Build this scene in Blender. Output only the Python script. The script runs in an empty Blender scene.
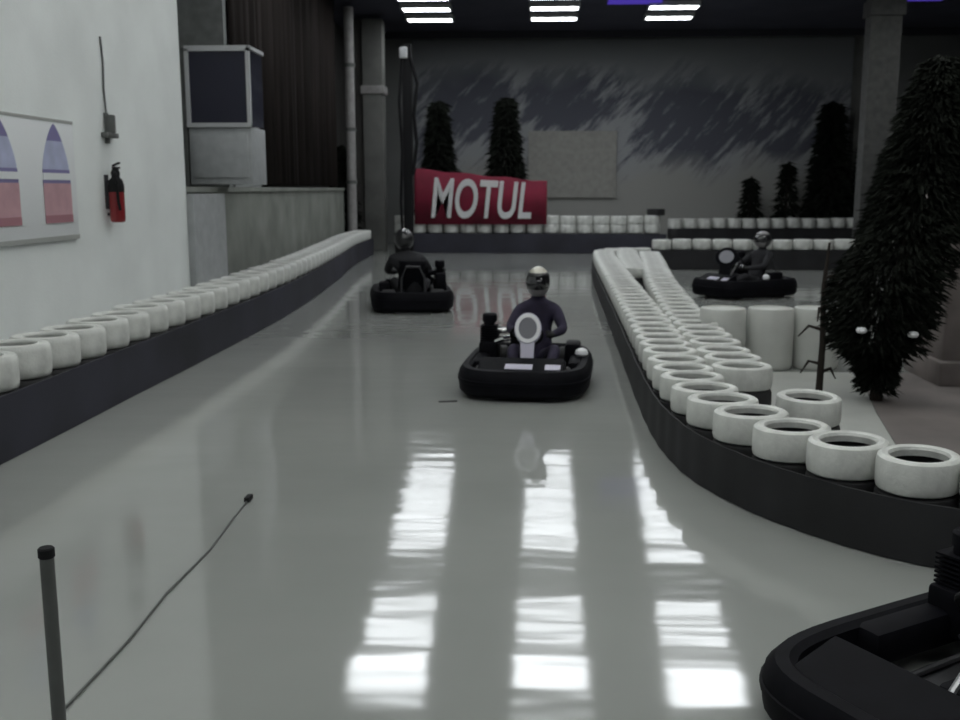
import bpy, bmesh, math, random
from mathutils import Vector, Matrix
random.seed(7)
PI = math.pi
sc = bpy.context.scene
C = sc.collection

# ------------------------------------------------------------------ materials
def mat(name, col, rough=0.6, metal=0.0, noise=0.0, nscale=6.0, bump=0.0, bscale=40.0, emit=None, estr=0.0, coat=0.0, spec=0.5, stretch=None):
    m = bpy.data.materials.new(name); m.use_nodes = True
    nt = m.node_tree; b = nt.nodes['Principled BSDF']
    b.inputs['Base Color'].default_value = (*col, 1)
    b.inputs['Roughness'].default_value = rough
    b.inputs['Metallic'].default_value = metal
    b.inputs['Coat Weight'].default_value = coat
    b.inputs['Specular IOR Level'].default_value = spec
    tc = nt.nodes.new('ShaderNodeTexCoord')
    if noise:
        mp = nt.nodes.new('ShaderNodeMapping'); nt.links.new(tc.outputs['Object'], mp.inputs['Vector'])
        if stretch: mp.inputs['Scale'].default_value = stretch
        n = nt.nodes.new('ShaderNodeTexNoise'); n.inputs['Scale'].default_value = nscale; n.inputs['Detail'].default_value = 4
        nt.links.new(mp.outputs[0], n.inputs['Vector'])
        r = nt.nodes.new('ShaderNodeValToRGB')
        r.color_ramp.elements[0].position = 0.3; r.color_ramp.elements[1].position = 0.7
        r.color_ramp.elements[0].color = (*[c * (1 - noise) for c in col], 1)
        r.color_ramp.elements[1].color = (*[min(1, c * (1 + noise)) for c in col], 1)
        nt.links.new(n.outputs['Fac'], r.inputs[0]); nt.links.new(r.outputs[0], b.inputs['Base Color'])
    if bump:
        n2 = nt.nodes.new('ShaderNodeTexNoise'); n2.inputs['Scale'].default_value = bscale
        nt.links.new(tc.outputs['Object'], n2.inputs['Vector'])
        bp = nt.nodes.new('ShaderNodeBump'); bp.inputs['Strength'].default_value = bump; bp.inputs['Distance'].default_value = 0.01
        nt.links.new(n2.outputs['Fac'], bp.inputs['Height']); nt.links.new(bp.outputs[0], b.inputs['Normal'])
    if emit:
        b.inputs['Emission Color'].default_value = (*emit, 1); b.inputs['Emission Strength'].default_value = estr
    return m

M = {}
M['wall'] = mat('white_plaster', (.77, .80, .79), .8, noise=.06, nscale=1.2, bump=.2)
M['wall_low'] = mat('grey_green_plaster', (.19, .20, .178), .85, noise=.22, nscale=1.4)
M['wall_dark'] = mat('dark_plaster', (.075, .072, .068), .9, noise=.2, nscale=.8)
M['wall_grey'] = mat('grey_wall', (.17, .175, .17), .85, noise=.12, nscale=.7)
M['ceiling'] = mat('dark_blue_ceiling', (.055, .056, .08), .85, noise=.25, nscale=.6)
M['beam'] = mat('dark_beam_steel', (.03, .03, .04), .6)
M['belt'] = mat('black_rubber_belt', (.014, .014, .016), .7, noise=.35, nscale=2.2)
M['belt_blue'] = mat('blue_black_rubber_belt', (.022, .022, .034), .65, noise=.45, nscale=.9)
M['white_paint'] = mat('white_painted_rubber', (.62, .63, .60), .55, noise=.16, nscale=7, bump=.3)
M['rubber'] = mat('black_rubber', (.018, .018, .019), .7, noise=.3, nscale=9)
M['black_plastic'] = mat('black_plastic', (.005, .005, .007), .6, noise=.25, nscale=9, spec=.08)
M['black_matte'] = mat('black_matte', (.012, .012, .013), .85, spec=.25)
M['steel'] = mat('steel', (.45, .45, .46), .35, metal=1)
M['dark_steel'] = mat('dark_steel', (.06, .06, .065), .5, metal=.6)
M['grey_metal'] = mat('grey_painted_metal', (.10, .105, .10), .5, noise=.2)
M['chrome'] = mat('chrome', (.85, .85, .85), .18, metal=1)
M['white_plastic'] = mat('white_plastic', (.78, .78, .80), .35)
M['lilac_plastic'] = mat('pale_lilac_plastic', (.52, .50, .60), .4)
M['grey_disc'] = mat('grey_disc', (.16, .16, .18), .5)
M['light_disc'] = mat('light_grey_disc', (.30, .30, .33), .5)
M['suit'] = mat('navy_purple_suit', (.022, .017, .040), .85, noise=.3, nscale=12)
M['suit_black'] = mat('black_suit', (.016, .016, .019), .9, noise=.3, nscale=12)
M['skin'] = mat('skin', (.42, .27, .20), .6)
M['glove'] = mat('black_glove', (.02, .02, .02), .8)
M['visor'] = mat('dark_visor', (.01, .01, .012), .1, coat=1)
M['helmet_white'] = mat('cream_helmet_shell', (.55, .53, .45), .3, coat=.5)
M['helmet_black'] = mat('black_helmet_shell', (.015, .015, .017), .3, coat=.5)
M['helmet_grey'] = mat('grey_helmet_chin', (.30, .29, .29), .4)
M['red'] = mat('red_banner_fabric', (.155, .005, .024), .85, noise=.25, nscale=1.5)
M['letters'] = mat('white_lettering', (.62, .62, .62), .7)
M['ext_red'] = mat('red_enamel', (.22, .006, .010), .4, coat=.4)
M['curtain'] = mat('dark_brown_tarpaulin', (.022, .018, .0165), .95, noise=.3, spec=.1, nscale=.8, stretch=(1, 3, .5))
M['screen'] = mat('dark_navy_glass', (.018, .018, .035), .12, coat=.5)
M['frame_white'] = mat('pale_frame_paint', (.50, .51, .52), .5)
M['booth'] = mat('pale_booth_panel', (.36, .375, .38), .6, noise=.1)
M['pipe'] = mat('pale_pipe', (.30, .29, .285), .5, noise=.15)
M['concrete'] = mat('grey_concrete', (.15, .152, .142), .85, noise=.2, nscale=1.5)
M['pinkish'] = mat('mauve_grey_render', (.20, .175, .165), .85, noise=.22, nscale=2.5)
M['needle'] = mat('dark_needle', (.010, .012, .009), .9, noise=.5, nscale=4, spec=.15)
M['bark'] = mat('dark_bark', (.022, .016, .012), .9)
M['drum'] = mat('white_drum_plastic', (.56, .57, .54), .5, noise=.08, nscale=3)
M['blue_light'] = mat('violet_blue_skylight', (.02, .01, .1), .5, emit=(.09, .05, .55), estr=.5)
M['poster_blue'] = mat('poster_pale_blue', (.42, .45, .62), .6, noise=.1)
M['poster_navy'] = mat('poster_navy', (.20, .18, .36), .6)
M['poster_pink'] = mat('poster_pink', (.50, .30, .33), .6, noise=.1)
M['poster_red'] = mat('poster_dull_red', (.36, .17, .20), .6)
M['poster_white'] = mat('poster_white', (.72, .74, .75), .6)
M['poster_rule'] = mat('poster_grey_rule', (.36, .37, .35), .6)
LAMP = mat('lamp_diffuser', (.8, .8, .8), .5, emit=(.93, .97, 1.0), estr=8.5)
LAMP_NEAR = mat('lamp_diffuser_near', (.8, .8, .8), .5, emit=(.97, 1.0, .985), estr=8.0)

# floor: glossy sealed grey concrete
def floor_mat():
    m = bpy.data.materials.new('sealed_grey_floor'); m.use_nodes = True
    nt = m.node_tree; b = nt.nodes['Principled BSDF']; L = nt.links.new
    tc = nt.nodes.new('ShaderNodeTexCoord')
    n = nt.nodes.new('ShaderNodeTexNoise'); n.inputs['Scale'].default_value = .35; n.inputs['Detail'].default_value = 5
    L(tc.outputs['Object'], n.inputs['Vector'])
    r = nt.nodes.new('ShaderNodeValToRGB'); r.color_ramp.elements[0].position = .3; r.color_ramp.elements[1].position = .7
    r.color_ramp.elements[0].color = (.27, .28, .266, 1); r.color_ramp.elements[1].color = (.34, .35, .332, 1)
    L(n.outputs['Fac'], r.inputs[0])
    # pour joints running along and across the hall
    L(r.outputs[0], b.inputs['Base Color'])
    n3 = nt.nodes.new('ShaderNodeTexNoise'); n3.inputs['Scale'].default_value = .8
    L(tc.outputs['Object'], n3.inputs['Vector'])
    mr = nt.nodes.new('ShaderNodeMapRange'); mr.inputs['To Min'].default_value = .05; mr.inputs['To Max'].default_value = .10
    L(n3.outputs['Fac'], mr.inputs['Value']); L(mr.outputs[0], b.inputs['Roughness'])
    b.inputs['Specular IOR Level'].default_value = .62
    mp = nt.nodes.new('ShaderNodeMapping'); mp.inputs['Scale'].default_value = (.45, 1.5, 1)
    L(tc.outputs['Object'], mp.inputs['Vector'])
    n2 = nt.nodes.new('ShaderNodeTexNoise'); n2.inputs['Scale'].default_value = 1.6; n2.inputs['Detail'].default_value = 2
    L(mp.outputs[0], n2.inputs['Vector'])
    bp = nt.nodes.new('ShaderNodeBump'); bp.inputs['Strength'].default_value = .35; bp.inputs['Distance'].default_value = .012
    L(n2.outputs['Fac'], bp.inputs['Height']); L(bp.outputs[0], b.inputs['Normal'])
    return m

# mural: painted snowy mountain range
def mural_mat():
    m = bpy.data.materials.new('painted_mountains'); m.use_nodes = True
    nt = m.node_tree; b = nt.nodes['Principled BSDF']; L = nt.links.new
    b.inputs['Roughness'].default_value = .85
    tc = nt.nodes.new('ShaderNodeTexCoord')
    def math_(op, a, bb, clamp=False):
        n = nt.nodes.new('ShaderNodeMath'); n.operation = op; n.use_clamp = clamp
        for i, v in enumerate((a, bb)):
            if isinstance(v, (int, float)): n.inputs[i].default_value = v
            else: L(v, n.inputs[i])
        return n.outputs[0]
    sep = nt.nodes.new('ShaderNodeSeparateXYZ'); L(tc.outputs['Object'], sep.inputs[0])
    X, Z = sep.outputs['X'], sep.outputs['Z']
    m0 = nt.nodes.new('ShaderNodeMapping'); m0.inputs['Rotation'].default_value = (0, math.radians(48), 0)
    L(tc.outputs['Object'], m0.inputs['Vector'])
    mp = nt.nodes.new('ShaderNodeMapping'); mp.inputs['Scale'].default_value = (.45, 1, 2.2)
    L(m0.outputs[0], mp.inputs['Vector'])
    st = nt.nodes.new('ShaderNodeTexNoise'); st.inputs['Scale'].default_value = 1.5; st.inputs['Detail'].default_value = 5; st.inputs['Roughness'].default_value = .65
    L(mp.outputs[0], st.inputs['Vector'])
    mask = None
    # rock faces: centre x, centre z, half sizes
    for cx, cz, rx, rz, w in ((5.6, 4.3, 2.4, 1.9, 1.0), (8.9, 4.9, 1.5, 1.5, .75), (8.6, 3.6, 1.6, .8, .7), (-2.3, 5.0, 2.0, 1.6, .95), (1.0, 5.0, 2.0, 1.3, .95), (-3.6, 3.6, .9, 1.6, .7), (3.3, 5.4, 1.2, .8, .5)):
        dx = math_('DIVIDE', math_('SUBTRACT', X, cx), rx); dz = math_('DIVIDE', math_('SUBTRACT', Z, cz), rz)
        d = math_('ADD', math_('MULTIPLY', dx, dx), math_('MULTIPLY', dz, dz))
        k = math_('MULTIPLY', math_('SUBTRACT', 1.25, d, True), w)
        mask = k if mask is None else math_('MAXIMUM', mask, k)
    s = math_('ADD', st.outputs['Fac'], math_('MULTIPLY', mask, .22))
    r = nt.nodes.new('ShaderNodeValToRGB')
    r.color_ramp.elements[0].position = .52; r.color_ramp.elements[0].color = (.34, .35, .36, 1)
    r.color_ramp.elements[1].position = .66; r.color_ramp.elements[1].color = (.10, .105, .13, 1)
    L(s, r.inputs[0])
    # sky at the top
    n = nt.nodes.new('ShaderNodeTexNoise'); n.inputs['Scale'].default_value = .45; L(tc.outputs['Object'], n.inputs['Vector'])
    zz = math_('ADD', Z, math_('MULTIPLY', math_('SUBTRACT', n.outputs['Fac'], .5), 2.2))
    sky = nt.nodes.new('ShaderNodeMapRange'); sky.inputs['From Min'].default_value = 5.2; sky.inputs['From Max'].default_value = 6.2
    L(zz, sky.inputs['Value'])
    mx = nt.nodes.new('ShaderNodeMix'); mx.data_type = 'RGBA'; L(sky.outputs[0], mx.inputs['Factor'])
    L(r.outputs[0], mx.inputs[6]); mx.inputs[7].default_value = (.24, .25, .26, 1)
    # smooth snow field at the foot
    sn = nt.nodes.new('ShaderNodeMapRange'); sn.inputs['From Min'].default_value = 3.2; sn.inputs['From Max'].default_value = 2.2
    L(zz, sn.inputs['Value'])
    mx2 = nt.nodes.new('ShaderNodeMix'); mx2.data_type = 'RGBA'; L(sn.outputs[0], mx2.inputs['Factor'])
    L(mx.outputs[2], mx2.inputs[6]); mx2.inputs[7].default_value = (.34, .34, .32, 1)
    L(mx2.outputs[2], b.inputs['Base Color'])
    return m
M['floor'] = floor_mat(); M['mural'] = mural_mat()

# ------------------------------------------------------------------ mesh helpers
class MB:
    def __init__(s): s.bm = bmesh.new(); s.mi = 0
    def _tag(s, n0):
        s.bm.faces.ensure_lookup_table()
        for f in s.bm.faces[n0:]: f.material_index = s.mi
    def box(s, c, size, rot=None, bevel=0.0):
        n0 = len(s.bm.faces)
        t = bmesh.new(); bmesh.ops.create_cube(t, size=1)
        for v in t.verts: v.co = Vector((v.co.x * size[0], v.co.y * size[1], v.co.z * size[2]))
        if bevel: bmesh.ops.bevel(t, geom=t.edges[:], offset=bevel, segments=2, affect='EDGES', profile=.5)
        m = Matrix.Translation(c) @ (rot.to_4x4() if rot else Matrix())
        vs = [s.bm.verts.new(m @ v.co) for v in t.verts]; t.verts.index_update()
        for f in t.faces: s.bm.faces.new([vs[v.index] for v in f.verts])
        t.free(); s._tag(n0); return s
    def lathe(s, prof, seg=24, mtx=None, close=False):
        n0 = len(s.bm.faces); m = mtx or Matrix()
        rings = []
        for r, z in prof:
            if r < 1e-5: rings.append([s.bm.verts.new(m @ Vector((0, 0, z)))])
            else: rings.append([s.bm.verts.new(m @ Vector((r * math.cos(2 * PI * i / seg), r * math.sin(2 * PI * i / seg), z))) for i in range(seg)])
        pairs = list(zip(rings, rings[1:] + ([rings[0]] if close else [])))
        if not close: pairs = pairs[:len(rings) - 1]
        for a, b in pairs:
            for i in range(seg):
                j = (i + 1) % seg
                if len(a) == 1 and len(b) == 1: continue
                if len(a) == 1: s.bm.faces.new((a[0], b[i], b[j]))
                elif len(b) == 1: s.bm.faces.new((a[i], a[j], b[0]))
                else: s.bm.faces.new((a[i], a[j], b[j], b[i]))
        s._tag(n0); return s
    def cyl(s, c, r, h, axis='z', seg=20, r2=None, bev=0.0):
        r2 = r if r2 is None else r2
        m = Matrix.Translation(c)
        if axis == 'x': m = m @ Matrix.Rotation(PI / 2, 4, 'Y')
        if axis == 'y': m = m @ Matrix.Rotation(-PI / 2, 4, 'X')
        pr = [(0, -h / 2), (r - bev, -h / 2)] + ([(r, -h / 2 + bev)] if bev else []) + ([(r2, h / 2 - bev)] if bev else []) + [(r2 - bev, h / 2), (0, h / 2)]
        return s.lathe(pr, seg, m)
    def tube(s, pts, r, seg=8, closed=False):
        n0 = len(s.bm.faces); pts = [Vector(p) for p in pts]; n = len(pts); rings = []
        rr = r if isinstance(r, (list, tuple)) else [r] * n
        for i, p in enumerate(pts):
            a = pts[(i - 1) % n] if (closed or i > 0) else p
            b = pts[(i + 1) % n] if (closed or i < n - 1) else p
            d = (b - a).normalized()
            up = Vector((0, 0, 1)) if abs(d.z) < .95 else Vector((0, 1, 0))
            u = d.cross(up).normalized(); w = u.cross(d)
            rings.append([s.bm.verts.new(p + (u * math.cos(2 * PI * k / seg) + w * math.sin(2 * PI * k / seg)) * rr[i]) for k in range(seg)])
        m = n if closed else n - 1
        for i in range(m):
            a, b = rings[i], rings[(i + 1) % n]
            for k in range(seg):
                j = (k + 1) % seg; s.bm.faces.new((a[k], a[j], b[j], b[k]))
        if not closed:
            s.bm.faces.new(rings[0][::-1]); s.bm.faces.new(rings[-1])
        s._tag(n0); return s
    def prism(s, poly, vec):
        n0 = len(s.bm.faces); v = Vector(vec)
        a = [s.bm.verts.new(Vector(p)) for p in poly]; b = [s.bm.verts.new(Vector(p) + v) for p in poly]
        s.bm.faces.new(a[::-1]); s.bm.faces.new(b); n = len(a)
        for i in range(n): j = (i + 1) % n; s.bm.faces.new((a[i], a[j], b[j], b[i]))
        s._tag(n0); return s
    def face(s, pts):
        n0 = len(s.bm.faces); s.bm.faces.new([s.bm.verts.new(p) for p in pts]); s._tag(n0)
    def mesh(s, name, mats, smooth=True):
        bmesh.ops.recalc_face_normals(s.bm, faces=s.bm.faces)
        me = bpy.data.meshes.new(name); s.bm.to_mesh(me); s.bm.free()
        for m in (mats if isinstance(mats, (list, tuple)) else [mats]): me.materials.append(m)
        if smooth:
            me.polygons.foreach_set('use_smooth', [True] * len(me.polygons))
            try: me.set_sharp_from_angle(angle=math.radians(38))
            except Exception: pass
        return me
    def build(s, name, mats, parent=None, smooth=True):
        return link(name, s.mesh(name, mats, smooth), parent)

def link(name, me, parent=None):
    o = bpy.data.objects.new(name, me); C.objects.link(o)
    if parent: o.parent = parent
    return o
def tag(o, label=None, cat=None, group=None, kind=None, loc=None, rz=None):
    if label: o['label'] = label
    if cat: o['category'] = cat
    if group: o['group'] = group
    if kind: o['kind'] = kind
    if loc is not None: o.location = loc
    if rz is not None: o.rotation_euler = (0, 0, rz)
    return o
def empty(name, loc=(0, 0, 0), rz=0): 
    o = bpy.data.objects.new(name, None); C.objects.link(o); o.location = loc; o.rotation_euler = (0, 0, rz); o.empty_display_size = .1
    return o
def copy_tree(o, parent=None):
    c = o.copy(); C.objects.link(c)
    if parent: c.parent = parent
    for ch in list(o.children): copy_tree(ch, c)
    return c
def struct(name, mb, m):
    o = mb.build(name, m, None, False); o['kind'] = 'structure'; return o
def wallbox(name, x0, x1, y0, y1, z0, z1, m):
    return struct(name, MB().box(((x0 + x1) / 2, (y0 + y1) / 2, (z0 + z1) / 2), (x1 - x0, y1 - y0, z1 - z0)), m)
ORD = ['first', 'second', 'third', 'fourth', 'fifth', 'sixth', 'seventh', 'eighth', 'ninth', 'tenth', 'eleventh', 'twelfth', 'thirteenth', 'fourteenth', 'fifteenth', 'sixteenth', 'seventeenth', 'eighteenth', 'nineteenth', 'twentieth']

# ------------------------------------------------------------------ the hall
H = 7.0
wallbox('floor', -7.2, 16, -6, 37, -.1, 0, M['floor'])
wallbox('ceiling', -7.2, 16, -6, 37, H + .12, H + .3, M['ceiling'])
wallbox('wall_left', -4.55, -4.3, -6, 12.3, 0, H + .12, M['wall'])
wallbox('wall_left_return', -6.4, -4.55, 12.05, 12.3, 0, H + .12, M['wall'])
wallbox('wall_left_rear', -6.6, -6.4, 12.3, 36, 0, H + .12, M['wall_dark'])
wallbox('wall_back', -6.6, 15.2, 36.05, 36.3, 0, H + .12, M['wall_grey'])
wallbox('wall_right', 15.0, 15.2, -6, 36.05, 0, H + .12, M['wall_dark'])
wallbox('wall_left_recess', -6.4, -4.68, 15.35, 15.5, 1.9, H + .12, mat('recess_grey', (.20, .21, .205), .85, noise=.15))
# low wall along the left side behind the barrier, slightly splayed
mb = MB()
mb.prism([(-4.34, 12.32, 0), (-4.62, 12.32, 0), (-5.9, 29.2, 0), (-5.55, 29.2, 0)], (0, 0, 1.86))
o = struct('wall_low', mb, M['wall_low'])
mb = MB(); mb.prism([(-4.30, 12.32, 1.86), (-4.66, 12.32, 1.86), (-5.94, 29.2, 1.86), (-5.51, 29.2, 1.86)], (0, 0, .07))
struct('trim_1', mb, M['wall_low'])
# pilaster beside the booth on the low wall
wallbox('trim_2', -4.4, -4.22, 12.32, 13.6, 0, 1.84, M['booth'])
# corner pilaster and ledge line on white wall
# ceiling beams
for i, y in enumerate((6, 12, 15.6, 22.3, 34.9)):
    mb = MB().box((4.4, y, H + .0), (22, .14, .22)); 
    o = mb.build('ceiling_beam', M['beam'], None, False); tag(o, 'dark steel beam crossing under the navy ceiling', 'beam', 'dark ceiling beams', loc=(0, 0, 0)); o['kind'] = 'structure'

# mural
mb = MB().box((3.3, 36.02, 3.53), (15.2, .03, 6.9))
o = mb.build('mountain_mural', M['mural'], None, False); tag(o, 'mural of snowy grey mountains with dark rock faces covering the back wall', 'mural')
# pale flat board on mural
mb = MB().box((1.3, 35.93, 2.75), (3.1, .1, 2.3), bevel=.01)
o = mb.build('wall_board', mat('pale_grey_board', (.33, .325, .30), .8, noise=.1), None, False); tag(o, 'plain grey board in front of the mural to the right of the banner', 'board')

# pilasters on the right of the mural
mb = MB().box((10.95, 35.7, 3.5), (.3, .5, 7.0)); o = mb.build('pillar', M['concrete'], None, False); tag(o, 'slim grey pillar at the right end of the mountain mural', 'pillar')
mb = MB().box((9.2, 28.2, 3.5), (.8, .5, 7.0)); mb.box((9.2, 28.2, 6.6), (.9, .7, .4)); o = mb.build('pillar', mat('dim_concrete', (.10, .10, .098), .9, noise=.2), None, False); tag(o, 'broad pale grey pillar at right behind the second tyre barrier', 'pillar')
mb = MB().box((13.2, 35.92, 3.5), (3.4, .22, 7.0)); o = mb.build('partition', M['wall_grey'], None, False); tag(o, 'dim grey partition at far right beyond the conifers', 'partition')

# ------------------------------------------------------------------ ceiling lamps
def lamp_proto(w, l, m, name='ceiling_light'):
    r = empty(name)
    mb = MB()
    t = .05
    for sx in (-1, 1): mb.box((sx * (w / 2 + t / 2), 0, .05), (t, l + 2 * t, .14))
    for sy in (-1, 1): mb.box((0, sy * (l / 2 + t / 2), .05), (w, t, .14))
    mb.box((0, 0, .11), (w, l, .02))
    mb.build('frame', M['frame_white'], r, False)
    MB().box((0, 0, .0), (w, l, .02)).build('diffuser', m, r, False)
    return r
lampA = lamp_proto(1.35, .55, LAMP); lampB = lamp_proto(1.38, 1.25, LAMP); lampC = lamp_proto(1.5, 1.0, LAMP_NEAR)
used = set()
def place_lamp(p, x, y, label, group=None):
    o = p if p.name not in used else copy_tree(p)
    used.add(p.name); tag(o, label, 'ceiling light', group, loc=(x, y, H - .01), rz=-.0)
far_y = (31.7, 29.9, 28.2, 26.8, 25.4, 24.0, 20.4, 19.1)
rows = (('left', -2.58, -.044), ('middle', .35, .012), ('right', 3.15, .055))
for rn, x0, k in rows:
    for i, y in enumerate(far_y):
        place_lamp(lampA, x0 + k * (y - 16.6), y, ('white ceiling panel farthest back in the %s row of lights' % rn) if i == 0 else ('white ceiling panel, %s from the mural end of the %s row' % (ORD[i], rn)))
    place_lamp(lampB, x0 + k * .7, 17.2, 'large square ceiling panel at the near end of the %s row, mirrored in the floor' % rn)
near = [(x, y) for y in (11.5, 7.5, 3.5, -.5) for x in (-2.6, .3, 3.2, 7.5)] + [(9.6, 15), (9.8, 20), (10, 25)]
for x, y in near:
    place_lamp(lampC, x, y, 'white ceiling panel overhead, lighting the near end of the track', 'ceiling panels above the near track')
# violet skylight strips
for x, y, w, lb in ((2.75, 29.45, 1.5, 'violet blue skylight strip right of the middle lights'), (10.35, 29.4, 1.7, 'violet blue skylight strip at far right of the ceiling')):
    r = empty('skylight', (x, y, H + .04)); tag(r, lb, 'skylight')
    mb = MB(); mb.box((0, 0, .07), (w + .1, .8, .04)); mb.build('frame', M['beam'], r, False)
    MB().box((0, 0, .03), (w, .62, .04)).build('pane', M['blue_light'], r, False)

# ------------------------------------------------------------------ tyres
def tyre_mesh(name, R, ri, h, mats, tread=False):
    e = .07 * h
    prof = [(ri + .02, 0), (R - .02, .004), (R - .006, e), (R, .2 * h), (R + .001, .5 * h), (R, .8 * h), (R - .006, h - e), (R - .02, h - .004), (ri + .045, h), (ri + .035, h - .006), (ri + .01, h - .005), (ri, h - .02), (ri + .004, h - .055)]
    mb = MB(); mb.lathe(prof, 32)
    mb.mi = 1
    inner = [(ri + .004, h - .055), (R - .05, h * .8), (R - .035, h * .5), (R - .05, h * .2), (ri, .02), (ri + .02, 0)]
    mb.lathe(inner, 32)
    bmesh.ops.remove_doubles(mb.bm, verts=mb.bm.verts, dist=.0004)
    return mb.mesh(name, mats)
TY = {}
def stack_proto(key, R, ri, whites, blacks):
    hs = [b for b in blacks] + [w for w in whites]
    r = empty('tyre_stack'); z = 0
    for i, h in enumerate(hs):
        wh = i >= len(blacks)
        k = (key, h, wh)
        if k not in TY: TY[k] = tyre_mesh('painted_tyre' if wh else 'tyre', R, ri, h, [M['white_paint'] if wh else M['rubber'], M['rubber']])
        o = link('painted_tyre' if wh else 'tyre', TY[k], r); o.location = (0, 0, z); z += h
    return r
def resample(pts, step, start=0.0):
    out = []; acc = start; P = [Vector((*p, 0)) for p in pts]
    # Catmull-Rom dense polyline
    dense = []
    for i in range(len(P) - 1):
        p0 = P[max(i - 1, 0)]; p1 = P[i]; p2 = P[i + 1]; p3 = P[min(i + 2, len(P) - 1)]
        for k in range(20):
            t = k / 20
            dense.append(.5 * ((2 * p1) + (p2 - p0) * t + (2 * p0 - 5 * p1 + 4 * p2 - p3) * t * t + (3 * p1 - p0 - 3 * p2 + p3) * t ** 3))
    dense.append(P[-1])
    if step is None: return dense
    last = dense[0]; out.append(last.copy()); d = 0
    for a, b in zip(dense, dense[1:]):
        L = (b - a).length; pos = 0
        while d + (L - pos) >= step:
            pos += step - d; out.append(a + (b - a) * (pos / L)); d = 0
        d += L - pos
    return out
def barrier(proto, pts, step, labels, group, maxord=20):
    first = True
    ps = resample(pts, step)
    for i, p in enumerate(ps):
        o = proto if first else copy_tree(proto); first = False
        d_ = ps[min(i + 1, len(ps) - 1)] - ps[max(i - 1, 0)]
        o.location = (p.x, p.y, 0); o.rotation_euler = (0, 0, math.atan2(d_.y, d_.x) + random.uniform(-.05, .05)); o.scale = (.875, 1, random.uniform(.985, 1.01))
        if i < maxord: tag(o, labels[0] % (ORD[i] if i else 'first'), 'tyre stack', group)
        else: tag(o, labels[1], 'tyre stack', group + ' (far part)')
    return ps
def belt(name, pts, off, h, z0, m, label, th=.014):
    d = resample(pts, None); mb = MB(); n = len(d)
    A = []; B = []
    for i in range(n):
        t = (d[min(i + 1, n - 1)] - d[max(i - 1, 0)]).normalized(); nn = Vector((-t.y, t.x, 0))
        w = .0025 * math.sin(i * .6)
        A.append(d[i] + nn * (off + w)); B.append(d[i] + nn * (off + w + (th if off > 0 else -th)))
    for i in range(n - 1):
        q = lambda v, z: (v.x, v.y, z)
        a, b, c, e = A[i], A[i + 1], B[i + 1], B[i]
        mb.face([q(a, z0), q(b, z0), q(b, h), q(a, h)]); mb.face([q(e, z0), q(c, z0), q(c, h), q(e, h)])
        mb.face([q(a, h), q(b, h), q(c, h), q(e, h)])
        mb.face([q(a, z0), q(b, z0), q(c, z0), q(e, z0)])
    for i in (0, n - 1):
        mb.face([(A[i].x, A[i].y, z0), (B[i].x, B[i].y, z0), (B[i].x, B[i].y, h), (A[i].x, A[i].y, h)])
    bmesh.ops.remove_doubles(mb.bm, verts=mb.bm.verts, dist=.0005)
    o = mb.build(name, m); tag(o, label, 'barrier belt'); return o

# left barrier against the wall
LP = [(-4.0, 3.4), (-4.0, 8), (-4.0, 13), (-4.12, 16.5), (-4.45, 21), (-4.85, 25.5), (-5.0, 29.2)]
p = stack_proto('L', .275, .17, (.26,), (.235, .235))
barrier(p, LP, .5, ('white-topped tyre stack by the left wall, %s from the near end', 'white-topped tyre stack in the far stretch of the left wall barrier'), 'tyre stacks of the left barrier')
belt('barrier_belt', LP, -.285, .47, .005, M['belt_blue'], 'blue-black rubber belt along the foot of the left tyre barrier')

# far barrier under the banner
FP = [(-4.0, 30.35), (0, 30.35), (3.9, 30.3)]
p = stack_proto('F', .27, .16, (.26, .26), (.3, .3))
barrier(p, FP, .50, ('double white tyre stack across the far end, %s from the left corner', ''), 'tyre stacks across the far end')
belt('barrier_belt', FP, -.28, .585, .005, M['belt_blue'], 'dark belt at the foot of the far tyre barrier under the red banner')
# farthest right barrier
BP = [(4.6, 33.4), (8, 33.9), (12.2, 34.2)]
p = stack_proto('B', .27, .16, (.32,), (.32, .31))
barrier(p, BP, .50, ('white-topped tyre stack in the farthest right row, %s from its left end', ''), 'tyre stacks in the farthest row at right', 20)
belt('barrier_belt', BP, -.28, .63, .005, M['belt'], 'dark belt on the farthest row of tyres at right below the mural')
# second right barrier, behind the third kart
AP = [(3.05, 24.35), (5.6, 24.4), (8.7, 24.5)]
p = stack_proto('A', .26, .16, (.24,), (.24, .23))
barrier(p, AP, .48, ('white-topped tyre stack in the row behind the right-hand kart, %s from its left end', ''), 'tyre stacks behind the right-hand kart')
belt('barrier_belt', AP, -.27, .47, .005, M['belt'], 'black belt on the tyre row behind the right-hand kart')

# curved island barrier
E = [(3.62, 5.12), (3.0, 5.02), (2.55, 5.02), (2.2, 5.15), (1.95, 5.34), (1.7, 5.64), (1.5, 5.98), (1.32, 6.46), (1.23, 7.0), (1.19, 7.7), (1.2, 9.0), (1.27, 11.9), (1.36, 15.9), (1.52, 22.0), (1.75, 23.6), (2.3, 24.1), (2.85, 23.7)]
p = stack_proto('I', .24, .165, (.19,), (.165, .165))
island_pts = barrier(p, E, .41, ('white-topped tyre stack on the curved island edge, %s from its near right end', 'white-topped tyre stack on the far run of the curved island edge'), 'tyre stacks on the island edge')
belt('barrier_belt', E, .248, .33, .005, M['belt'], 'black rubber belt around the foot of the curved island barrier')
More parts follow.
